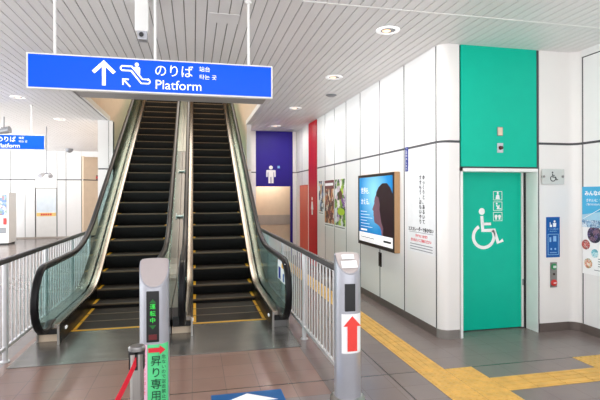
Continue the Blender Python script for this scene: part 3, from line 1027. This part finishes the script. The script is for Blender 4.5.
def make_escalator(cx, label, plate_x, deck_in, deck_out, sticker):
    mid = -1 if cx > 0 else 1        # side facing the other escalator
    """deck_in/deck_out: width of the outer deck on the left / right side"""
    root = thing('escalator', label, 'escalator', (cx, Y_COMB, 0), 'escalators to the platform')
    MB().box(plate_x[0], plate_x[1], 5.27, Y_COMB, 0.0, 0.008).build('landing_plate', M['plate'], root, True)
    # comb with yellow edge
    b = MB()
    b.box(cx - 0.5, cx + 0.5, Y_COMB - 0.02, Y_COMB + 0.02, 0.004, 0.012, 0)
    b.build('comb_line', M['yellow_line'], root, True)
    # steps
    b = MB()
    b.box(-0.497, 0.497, 0.0, 0.4, -0.03, 0, 0)
    b.box(-0.499, 0.499, -0.004, 0.028, -0.018, 0.003, 2)
    prof = [(0.0, -0.018)] + [(0.0 + 0.05 * (k / 6.0) ** 2, -0.018 - 0.232 * k / 6.0) for k in range(1, 7)] + [(0.12, -0.25), (0.12, -0.03)]
    b.prism(prof, -0.498, 0.498, 'x', 1)
    step0 = b.build('step', [M['tread'], M['riser'], M['nose']], root)
    lines0 = [MB().box(s * 0.455, s * 0.497, 0.02, 0.39, 0.0, 0.003).build('yellow_edge', M['yellow_line'], step0) for s in (-1, 1)]
    y = Y_COMB + 0.03
    k = 0
    while y < Y_END - 0.3:
        z = ramp(y, 7.8, 0.5)
        if k == 0:
            s = step0
        else:
            s = step0.copy()
            COL.objects.link(s)
            s.parent = root
            for l0 in lines0:
                l2 = l0.copy()
                COL.objects.link(l2)
                l2.parent = s
        s.location = (0, y - Y_COMB, z + 0.006)
        y += 0.4
        k += 1
    nose = lambda yy: ramp(yy, 7.8, 0.5)
    deckf = lambda yy: 0.24 + ramp(yy, 8.2, 0.5)
    handf = lambda yy: 0.95 + ramp(yy, 7.85, 0.75)
    for s in (-1, 1):
        # skirt beside the steps
        p_up = path(6.05, Y_END, lambda yy: deckf(yy) - 0.02)
        p_dn = path(6.05, Y_END, lambda yy: min(deckf(yy) - 0.2, nose(yy) - 0.3) if yy > 6.6 else 0.01)
        MB().prism(p_up + p_dn[::-1], cx + s * 0.502, cx + s * 0.512, 'x').build('skirt_panel', M['skirt'], root, True)
        # inner deck, steel strip between the skirt and the glass
        b = MB()
        b.sweep([(5.98, 0.20), (6.0, 0.235)] + path(6.05, Y_END, deckf), [(0.0, -0.045), (0.005, 0.0), (s * 0.04, 0.012), (s * 0.095, 0.012), (s * 0.095, -0.045)] if s > 0 else
                [(0.0, -0.045), (-0.095, -0.045), (-0.095, 0.012), (-0.04, 0.012), (-0.005, 0.0)], cx + s * 0.502)
        b.build('inner_deck', M['deck'], root, True, smooth=True)
        # glass
        hx = cx + s * 0.62
        top = path(5.95, Y_END, lambda yy: handf(yy) - 0.03)
        bot = path(5.9, Y_END, deckf)
        r = 0.34
        nose_arc = [(5.87 + r * math.cos(math.radians(a)), 0.58 + r * math.sin(math.radians(a))) for a in range(-110, -271, -20)]
        MB().prism(nose_arc + top + bot[::-1], hx - 0.006, hx + 0.006, 'x').build('glass_panel', M['glass'], root, True)
        # handrail: around the newel and up
        arcp = [(5.86 + 0.375 * math.cos(math.radians(a)), 0.575 + 0.375 * math.sin(math.radians(a))) for a in range(-60, -271, -10)]
        pth = [(6.3, 0.215)] + arcp + path(6.0, Y_END, handf)
        sec = [(-0.042, -0.012), (-0.036, 0.012), (-0.02, 0.022), (0.02, 0.022), (0.036, 0.012), (0.042, -0.012), (0.03, -0.024), (-0.03, -0.024)]
        # the path runs backwards around the newel: flip so the crown looks outward
        pts = pth
        rings = []
        bmx = MB()
        for i, (yy, zz) in enumerate(pts):
            a_, c_ = pts[max(i - 1, 0)], pts[min(i + 1, len(pts) - 1)]
            tv = Vector((c_[0] - a_[0], c_[1] - a_[1])).normalized()
            nn = Vector((-tv.y, tv.x))
            rings.append([(hx + dx, yy + nn.x * dn, zz + nn.y * dn) for dx, dn in sec])
        bmx.loft(rings)
        bmx.build('handrail', M['rubber'], root, True, smooth=True, angle=50)
        # steel guide below the rubber
        pts2 = [(5.86 + 0.345 * math.cos(math.radians(a)), 0.575 + 0.345 * math.sin(math.radians(a))) for a in range(-90, -271, -12)] + path(6.0, Y_END, lambda yy: handf(yy) - 0.034)
        bmx = MB()
        rings = []
        for i, (yy, zz) in enumerate(pts2):
            a_, c_ = pts2[max(i - 1, 0)], pts2[min(i + 1, len(pts2) - 1)]
            tv = Vector((c_[0] - a_[0], c_[1] - a_[1])).normalized()
            nn = Vector((-tv.y, tv.x))
            rings.append([(hx + dx, yy + nn.x * dn, zz + nn.y * dn) for dx, dn in ((-0.02, -0.012), (-0.02, 0.012), (0.02, 0.012), (0.02, -0.012))])
        bmx.loft(rings)
        bmx.build('handrail_guide', M['steel_grey'], root, True, smooth=True)
        # newel base box under the handrail return
        wdt = deck_in if s < 0 else deck_out
        xa, xb = sorted((cx + s * 0.512, hx + s * wdt))
        MB().box(xa, xb, 6.12, 6.75, 0.0, 0.10).build('newel_base', M['beige'] if s < 0 else M['steel_grey'], root, True, bevel=0.01)
        MB().box(xa + 0.01, xb - 0.01, 6.08, 6.75, 0.10, 0.225).build('inlet_housing', M['black'], root, True, bevel=0.012)
        MB().box(cx + s * 0.51 - 0.012, cx + s * 0.51 + 0.012, 5.97, 6.0, 0.0, 0.235).build('deck_end_post', M['steel'], root, True)
        # outer deck
        xa, xb = sorted((hx + s * 0.007, hx + s * wdt))
        up_ = path(6.1, Y_END, lambda yy: deckf(yy) + 0.005)
        dn_ = path(6.1, Y_END, lambda yy: deckf(yy) - 0.05)
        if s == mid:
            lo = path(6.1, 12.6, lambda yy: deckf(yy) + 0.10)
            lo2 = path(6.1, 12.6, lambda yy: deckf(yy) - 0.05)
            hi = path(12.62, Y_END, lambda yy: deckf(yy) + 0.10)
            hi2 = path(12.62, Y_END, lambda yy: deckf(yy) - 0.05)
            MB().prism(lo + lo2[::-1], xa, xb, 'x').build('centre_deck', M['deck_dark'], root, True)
            MB().prism(hi + hi2[::-1], xa, xb, 'x').build('upper_centre_deck', M['deck_light'], root, True)  # upper stretch of the deck in a paler metal
        else:
            MB().prism(up_ + dn_[::-1], xa, xb, 'x').build('outer_deck', M['deck'], root, True)
            # cladding of the truss on the open side
            cl_u = path(6.1, Y_END, lambda yy: deckf(yy) - 0.05)
            cl_d = path(6.1, Y_END, lambda yy: max(0.0, nose(yy) - 1.0))
            MB().prism(cl_u + cl_d[::-1], xb - 0.02 if s > 0 else xa, xb if s > 0 else xa + 0.02, 'x').build('truss_cladding', M['deck_light'], root, True)
        # skirt lamp near the bottom step
        lamp = MB().lathe([(0.035, 0), (0.03, 0.008), (0.001, 0.01)], 16).build('skirt_lamp', M['white_sign'], root)
        lamp.matrix_local = Matrix.Translation((s * 0.501, 6.28 - Y_COMB, 0.13)) @ Matrix.Rotation(math.radians(90 if s < 0 else -90), 4, 'Y') @ Matrix.Diagonal((0.6, 1.3, 1, 1))
    # underside closing the truss
    u_u = path(7.0, Y_END, lambda yy: nose(yy) - 0.45 if yy > 8.2 else -0.05)
    un = path(8.6, Y_END, lambda yy: nose(yy) - 0.4)
    un2 = path(8.6, Y_END, lambda yy: max(0.0, nose(yy) - 1.0))
    MB().prism(un + un2[::-1], cx - 0.6, cx + 0.6, 'x').build('truss_underside', M['black'], root, True)
    return root


escR = make_escalator(0.48, 'right hand escalator with black handrails climbing to the platform', (-0.277, 1.20), 0.136, 0.125, True)
st = MB().box(0.595, 0.604, -0.90, -0.42, 0.655, 0.905).build('sticker', [M['paper']], escR)
st['label'] = 'white safety sticker with blue and yellow on the glass'
b = MB().box(0.594, 0.5952, -0.62, -0.48, 0.67, 0.82)
b.build('blue_print', M['navy'], st)
MB().box(0.594, 0.5952, -0.86, -0.70, 0.83, 0.885).build('yellow_print', M['yellow_line'], st)
MB().box(0.594, 0.5952, -0.86, -0.78, 0.67, 0.77).build('blue_print', M['blue'], st)
for yy in (9.87, 11.6):  # pale bow-tie bars lying on the centre deck
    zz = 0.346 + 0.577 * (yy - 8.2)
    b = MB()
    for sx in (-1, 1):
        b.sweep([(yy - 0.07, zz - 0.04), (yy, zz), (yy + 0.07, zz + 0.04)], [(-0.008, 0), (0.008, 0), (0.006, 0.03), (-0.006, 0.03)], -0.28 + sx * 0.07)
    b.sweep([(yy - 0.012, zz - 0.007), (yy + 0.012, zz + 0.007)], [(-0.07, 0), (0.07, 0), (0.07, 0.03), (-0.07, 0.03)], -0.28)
    b.build('deck_bow_tie', M['white_metal'], escR, True)
escL = make_escalator(-1.04, 'left hand escalator beside the left fence climbing to the platform', (-1.85, -0.283), 0.16, 0.136, False)

# ---------------------------------------------------------------- fences
def fence(xc, y0, y1, label, posts):
    t = thing('metal_fence', label, 'fence', (xc, y0, 0), 'fences flanking the escalators')
    MB().sweep([(y0, 1.06), (y1, 1.06)], [(-0.03, -0.02), (-0.03, 0.012), (-0.018, 0.028), (0.018, 0.028), (0.03, 0.012), (0.03, -0.02)], xc).build('top_rail', M['rail_top'], t, True, smooth=True)
    MB().box(xc - 0.015, xc + 0.015, y0, y1, 0.13, 0.165).build('bottom_rail', M['rail_white'], t, True)
    for yp in posts:
        MB().cyl((xc, yp, 0), (xc, yp, 1.045), 0.026, None, 14).cyl((xc, yp, 0), (xc, yp, 0.012), 0.045, None, 16).build('post', M['rail_white'], t, True, smooth=True)
    base = MB().cyl((0, 0, 0.16), (0, 0, 1.045), 0.0085, None, 8).build('baluster', M['rail_white'], t)
    y = y0 + 0.08
    k = 0
    while y < y1 - 0.03:
        if min(abs(y - p) for p in posts) > 0.045:
            o = base if k == 0 else base.copy()
            if k:
                COL.objects.link(o)
                o.parent = t
            o.location = (0, y - y0, 0)
            k += 1
        y += 0.12
    return t


fence(-1.94, 4.3, 9.6, 'metal fence of pale balusters with dark rail left of the escalators', [4.33, 5.5, 6.9, 8.3, 9.57])
fence(1.30, 4.12, 9.9, 'metal fence of pale balusters with dark rail right of the escalators', [4.15, 5.55, 6.95, 8.35, 9.87])

# ---------------------------------------------------------------- sensor poles
def pole(xc, yc, label, low):
    t = thing('sensor_pole', label, 'pole', (xc, yc, 0), 'escalator sensor poles')
    n = 32
    rx, ry = 0.112, 0.105

    def ringz(f):
        r = []
        for i in range(n):
            a = 2 * math.pi * i / n
            ca, sa = math.cos(a), math.sin(a)
            px = rx * (abs(ca) ** 0.9) * (1 if ca >= 0 else -1)
            py = ry * (abs(sa) ** 0.9) * (1 if sa >= 0 else -1)
            r.append((px, py, f(px, py)))
        return r
    cut = lambda px, py: min(1.235, low + 1.5 * (py + 0.105))
    b = MB()
    b.loft([ringz(lambda a, c: 0.02), ringz(lambda a, c: 0.6), ringz(cut)])
    b.build('body', M['pole_white'], t, smooth=True, angle=35)
    b = MB()
    b.loft([[(p[0] * 0.93, p[1] * 0.93, cut(p[0] * 0.93, p[1] * 0.93) - 0.004 + dz) for p in ringz(cut)] for dz in (0.0, 0.012)])
    b.build('cap', M['pole_cap'], t, smooth=True, angle=35)
    b = MB()
    b.lathe([(0.15, 0), (0.15, 0.012), (0.125, 0.03), (0.115, 0.03)], 32)
    b.build('base_flange', M['steel'], t, smooth=True, angle=35)
    return t


def curved_label(t, name, m, a0, a1, z0, z1, off, rx=0.112, ry=0.105):
    """thin sheet wrapped on the pole's front; a = half-width position in x from a0 to a1"""
    def py(px):
        c = min(1.0, abs(px) / rx)
        th = c ** (1 / 0.9)
        s = math.sqrt(max(0.0, 1 - th * th))
        return -ry * s ** 0.9
    k = 10
    f, bk = [], []
    for i in range(k + 1):
        x = a0 + (a1 - a0) * i / k
        f.append((x, py(x) - off - 0.0012))
    for i in range(k, -1, -1):
        x = a0 + (a1 - a0) * i / k
        bk.append((x, py(x) - off + 0.0005))
    return MB().prism(f + bk, z0, z1, 'z').build(name, m, t, smooth=True)


PR = pole(1.285, 3.86, 'silver sensor pole with red up arrow in front of the right fence', 1.075)
MB().box(-0.014 - 0.04, -0.014 + 0.05, -0.112, -0.09, 0.77, 1.0).build('sensor_window', M['black'], PR, bevel=0.004)
curved_label(PR, 'arrow_sheet', M['white_print'], -0.078, 0.095, 0.415, 0.745, 0.001)
arw = MB().prism([(-0.035, 0.435), (0.05, 0.435), (0.05, 0.645), (0.085, 0.645), (0.008, 0.73), (-0.07, 0.645), (-0.035, 0.645)], -0.1115, -0.1095, 'y').build('up_arrow', M['arrow_red'], PR)
b = MB()
for (x0, x1, y0_, y1_) in ((-0.055, 0.055, -0.03, -0.005), (-0.07, 0.07, -0.075, -0.038)):
    pts = [(x0, y0_), (x1, y0_), (x1, y1_), (x0, y1_)]
    v = [(px, py, min(1.235, 1.075 + 1.5 * (py + 0.105)) + 0.0095) for px, py in pts]
    v2 = [(p[0], p[1] - 0.0015, p[2] + 0.0015) for p in v]
    b.loft([v, v2])
b.build('cap_labels', M['white_print'], PR)

PL = pole(-0.305, 3.86, 'silver sensor pole with green lit display and green paper sign', 1.035)
MB().box(-0.052, 0.042, -0.112, -0.09, 0.625, 1.015).build('display_window', M['black'], PL, bevel=0.004)
fr_ = thing('tmp', 'x', 'x')
bpy.data.objects.remove(fr_)


def pole_frame(t):
    """child frame whose local x/y plane faces the viewer side of the pole"""
    return Matrix(((1, 0, 0, 0), (0, 0, -1, 0), (0, 1, 0, 0), (0, 0, 0, 1)))


def pole_text(o, yoff):
    o.matrix_local = Matrix.Translation((0, yoff, 0)) @ pole_frame(None)


o = vtext('運転中', 0.044, M['led_green'], PL, -0.005, 0.92, 0, 'display_characters', bold=0.0, pitch=1.2)
pole_text(o, -0.1125)
MB().prism([(-0.03, 0.925), (0.02, 0.925), (-0.005, 0.955)], -0.1135, -0.112, 'y').build('display_arrow', M['led_dim'], PL)
MB().prism([(-0.03, 0.755), (0.02, 0.755), (-0.005, 0.725)], -0.1135, -0.112, 'y').build('display_arrow', M['led_dim'], PL)
MB().box(-0.035, 0.025, -0.1135, -0.112, 0.645, 0.685).build('display_warning', M['led_red'], PL)
curved_label(PL, 'green_sheet', M['green_paper'], -0.045, 0.105, 0.06, 0.605, 0.001)
curved_label(PL, 'pink_sheet', M['pink_paper'], -0.095, -0.047, 0.06, 0.605, 0.001)
MB().prism([(-0.038, 0.548), (0.045, 0.548), (0.045, 0.53), (0.088, 0.565), (0.045, 0.60), (0.045, 0.582), (-0.038, 0.582)], -0.1128, -0.1100, 'y').build('red_arrow', M['red_ink'], PL)
o = vtext('昇り専用', 0.084, M['green_ink'], PL, 0.018, 0.523, 0, bold=0.0, pitch=1.06)
pole_text(o, -0.110)
o = vtext('危ないので逆走禁止です', 0.033, M['green_ink'], PL, 0.075, 0.525, 0, pitch=1.15)
pole_text(o, -0.1025)
o = vtext('駅係員からのお知らせ', 0.03, M['red_ink'], PL, -0.072, 0.58, 0, pitch=1.2)
pole_text(o, -0.1035)

# ---------------------------------------------------------------- belt barrier
def belt_post(x, y, label):
    t = thing('belt_stanchion', label, 'stanchion', (x, y, 0), 'belt barrier posts')
    MB().lathe([(0.16, 0), (0.16, 0.012), (0.06, 0.03), (0.04, 0.04), (0.001, 0.04)], 28).build('base_plate', M['steel'], t, smooth=True)
    b = MB()
    b.prism([(-0.035, -0.02), (-0.02, -0.035), (0.02, -0.035), (0.035, -0.02), (0.035, 0.02), (0.02, 0.035), (-0.02, 0.035), (-0.035, 0.02)], 0.03, 0.90)
    b.build('post', M['steel'], t)
    b = MB()
    b.box(-0.04, -0.0352, -0.022, 0.022, 0.80, 0.90)
    b.box(0.0352, 0.04, -0.022, 0.022, 0.80, 0.90)
    b.box(-0.008, 0.008, -0.04, -0.0352, 0.80, 0.90)
    b.box(-0.04, 0.04, -0.04, 0.04, 0.885, 0.899)
    b.build('belt_slots', M['black'], t)
    MB().lathe([(0.045, 0.90), (0.045, 0.915), (0.038, 0.922), (0.001, 0.924)], 20).build('top_cap', M['steel_grey'], t, smooth=True)
    return t


belt_post(-0.308, 2.72, 'silver belt barrier post with red belt beside the green sign pole')
rx0, ry0 = -0.62, 1.05
# second post stands outside the picture at the lower left
belt_post(rx0, ry0, 'belt barrier post outside the left foreground carrying the belt end')
b = MB()
n = 16
rings = []
for i in range(n + 1):
    f = i / n
    x = -0.308 + (rx0 + 0.293) * f
    y = 2.672 + (ry0 + 0.048 - 2.672) * f
    z = 0.85 - 4 * 0.16 * f * (1 - f) - 0.0 * f
    hw = 0.024
    rings.append([(x - 0.0012, y, z - hw), (x + 0.0012, y, z - hw), (x + 0.0012, y, z + hw), (x - 0.0012, y, z + hw)])
b.loft(rings)
tag(b.build('barrier_belt', M['belt']), 'red belt pulled from the silver barrier post toward lower left', 'belt')

# ---------------------------------------------------------------- floor sticker
t = thing('floor_sticker', 'blue floor sticker with white arrow in front of the escalators', 'sticker', (0.14, 3.35, 0), right=(1, 0, 0), up=(0, 1, 0))
MB().box(0, 0.62, 0, 0.82, 0, 0.0015).build('sheet', mat('floor_sticker_blue', '#0a5590', 0.5, 0, 0.2), t)
flat('white_arrow', [[(0.31, 0.79), (0.56, 0.62), (0.44, 0.62), (0.44, 0.2), (0.18, 0.2), (0.18, 0.62), (0.06, 0.62)]], M['white_print'], t, 0.0015, 0.0008)
text('のぼり', 0.12, M['blue'], t, 0.31, 0.5, 0.0024, align='CENTER', bold=0.002)

# ---------------------------------------------------------------- hanging signs
def platform_sign(x0, x1, y, z0, z1, label, rods, sh=0.0):
    w, h = x1 - x0, z1 - z0
    t = thing('hanging_sign', label, 'sign', (x0, y, z0), 'platform signs hanging from the ceiling', right=(1, 0, 0), up=(0, 0, 1))
    f = 0.014
    MB().box(0, w, 0, h, -0.06, 0).build('casing', M['white_metal'], t, bevel=0.004)
    MB().box(f, w - f, f, h - f, 0, 0.003).build('face', M['blue_sign'], t)
    z = 0.0031
    ar = [stroke([(0.531, 0.165), (0.618, 0.252), (0.705, 0.165)], 0.031), rect(0.603, 0.633, 0.052, 0.235)]
    flat('up_arrow', ar, M['white_sign'], t, z)
    esc = [stroke([(0.765, 0.232)] + arc(0.778, 0.213, 0.021, 130, 250, 6) + [(0.80, 0.193), (0.845, 0.193), (0.93, 0.085), (0.985, 0.085)], 0.013),
           stroke([(0.765, 0.232), (0.85, 0.232), (0.94, 0.122), (0.985, 0.122)] + arc(0.985, 0.103, 0.019, 90, -90, 6), 0.013),
           disc(0.893, 0.25, 0.017, 14), [(0.872, 0.205), (0.895, 0.178), (0.918, 0.15), (0.922, 0.215), (0.912, 0.23), (0.875, 0.23)],
           stroke([(0.776, 0.065), (0.776, 0.115), (0.826, 0.115)], 0.013), stroke([(0.78, 0.111), (0.838, 0.05)], 0.013)]
    flat('escalator_symbol', esc, M['white_sign'], t, z)
    text('のりば', 0.118, M['white_sign'], t, 1.04 + sh, 0.166, z, bold=0.0, sx=0.97)
    text('Platform', 0.118, M['white_sign'], t, 1.045 + sh, 0.042, z, bold=0.0, sx=1.02)
    text('站台', 0.05, M['white_sign'], t, 1.435 + sh, 0.222, z)
    text('타는 곳', 0.048, M['white_sign'], t, 1.435 + sh, 0.152, z, sx=1.1)
    for rx in rods:
        MB().cyl((rx, h - 0.005, -0.03), (rx, CZ - z0, -0.03), 0.0125, None, 12).cyl((rx, CZ - z0 - 0.02, -0.03), (rx, CZ - z0, -0.03), 0.03, None, 14).build('hanging_rod', M['white_metal'], t, smooth=True)
    return t


platform_sign(-1.386, 0.729, 4.40, 2.661, 2.969, 'large blue platform sign with up arrow hanging over the escalators', [0.217, 1.048, 1.892])
platform_sign(-5.065, -2.95, 10.45, 2.668, 2.976, 'small looking distant blue platform sign hanging at the left edge', [0.217, 1.05, 1.86], 0.2)

# camera column hanging from the ceiling
t = thing('ceiling_camera', 'white security camera column hanging from the ceiling above the blue sign', 'camera', (-0.47, 4.62, CZ))
MB().box(-0.06, 0.06, -0.05, 0.05, -0.30, 0.0).build('housing', M['white_metal'], t, bevel=0.008)
MB().box(-0.035, 0.05, -0.065, 0.03, -0.38, -0.30).build('camera_body', M['silver'], t, bevel=0.006)
MB().cyl((0.0, -0.065, -0.335), (0.0, -0.09, -0.345), 0.022, 0.02, 16).build('lens', M['black'], t, smooth=True)

# downlights
def downlight(x, y, label, power, bulb='warm_bulb'):
    t = thing('downlight', label, 'downlight', (x, y, CZ), 'round downlights in the slatted ceiling')
    MB().lathe([(0.085, 0.0), (0.085, -0.008), (0.125, -0.010), (0.132, -0.002), (0.132, 0.0)], 28).build('ring', M['white_sign'], t, smooth=True, angle=50)
    MB().lathe([(0.086, -0.004), (0.07, -0.003), (0.001, -0.003)], 24).build('reflector', M['grey_dev'], t)
    MB().lathe([(0.045, -0.004), (0.035, -0.010), (0.001, -0.012)], 20, (-0.01, 0.02)).build('bulb', M[bulb], t, smooth=True)
    if power:
        l = bpy.data.lights.new('downlight_lamp', 'AREA')
        l.shape = 'DISK'
        l.size = 0.2
        l.energy = power
        l.color = (1.0, 0.97, 0.93)
        o = bpy.data.objects.new('downlight_lamp', l)
        o.location = (0, 0, -0.02)
        COL.objects.link(o)
        o.parent = t
    return t


downlight(2.10, 4.86, 'round white downlight nearest the camera in the right half of ceiling', 22)
downlight(2.12, 6.98, 'round white downlight second from the camera above the right wall posters', 22)
downlight(2.08, 9.65, 'round white downlight third along the right wall row', 22)
downlight(2.12, 12.27, 'round white downlight in front of the purple restroom panel', 22)
downlight(-3.17, 9.62, 'round downlight on the left just below the large blue sign', 22)
downlight(-3.12, 12.2, 'round bright downlight left of the escalators near white pillar', 22)
t = thing('ceiling_vent', 'small dark ceiling vent between the right row of downlights', 'vent', (2.45, 8.25, CZ))
MB().lathe([(0.10, 0), (0.10, -0.01), (0.06, -0.03), (0.001, -0.032)], 20).build('housing', M['grey_dev'], t, smooth=True)

# spotlights hanging on the far left
t = thing('spotlight_cluster', 'pair of grey spotlights hanging on a long rod before the far wall', 'spotlight', (-3.8, 13.6, CZ))
zb = -1.22
MB().cyl((0, 0, 0), (0, 0, zb), 0.012, None, 10).build('rod', M['grey_dev'], t, smooth=True)
MB().box(-0.1, 0.1, -0.03, 0.03, zb - 0.04, zb).build('cross_bar', M['grey_dev'], t, bevel=0.006)
for s in (-1, 1):
    MB().cyl((s * 0.07, 0.0, zb - 0.03), (s * 0.13, -0.12, zb - 0.10), 0.045, 0.06, 16).build('spotlight_head', M['silver'], t, smooth=True)
t = thing('speaker_bracket', 'grey speaker on a bracket hanging over the far left blue sign', 'speaker', (-4.28, 12.1, CZ))
MB().cyl((0, 0, 0), (0, 0, -0.26), 0.014, None, 10).build('rod', M['grey_dev'], t, smooth=True)
MB().cyl((-0.16, 0, -0.36), (0.14, -0.05, -0.30), 0.06, 0.085, 16).build('horn', M['grey_dev'], t, smooth=True)
MB().box(-0.05, 0.05, -0.04, 0.04, -0.30, -0.25).build('bracket', M['steel_grey'], t, bevel=0.005)
t = thing('dome_camera', 'small grey dome camera on the ceiling before the beige passage', 'camera', (-4.75, 19.9, CZ))
MB().lathe([(0.14, 0), (0.14, -0.05), (0.10, -0.12), (0.04, -0.155), (0.001, -0.16)], 20).build('dome', M['grey_dev'], t, smooth=True)
t = thing('alarm_lamp', 'small red alarm lamp on the beige passage wall at far left', 'lamp', (-4.02, 21.45, 2.50))
MB().box(-0.06, 0.06, -0.07, 0.05, -0.1, 0.1).build('housing', mat('alarm_dark', '#6a2a1c', 0.4), t, bevel=0.01)
MB().cyl((0, -0.07, 0), (0, -0.12, 0), 0.05, 0.03, 14).build('lens', M['red_btn'], t, smooth=True)

# vending machine at the far left
t = thing('vending_machine', 'white vending machine at the left edge before the far wall', 'vending machine', (-6.95, 18.5, 0))
MB().box(-0.55, 0.55, 0, 0.75, 0.06, 1.86).build('cabinet', M['white_metal'], t, bevel=0.015)
MB().box(-0.5, 0.5, 0.03, 0.72, 0, 0.06).build('foot', M['black'], t)
MB().box(-0.48, 0.48, -0.02, 0, 1.05, 1.78).build('display_window', M['vend_goods'], t)
MB().box(0.1, 0.46, -0.02, 0, 0.42, 0.62).build('delivery_flap', M['grey_dev'], t, bevel=0.004)
MB().box(0.38, 0.48, -0.025, 0, 0.72, 0.95).build('coin_panel', M['red_btn'], t, bevel=0.004)
MB().box(-0.45, 0.05, -0.02, 0, 0.62, 0.95).build('advert_plate', M['wall'], t)
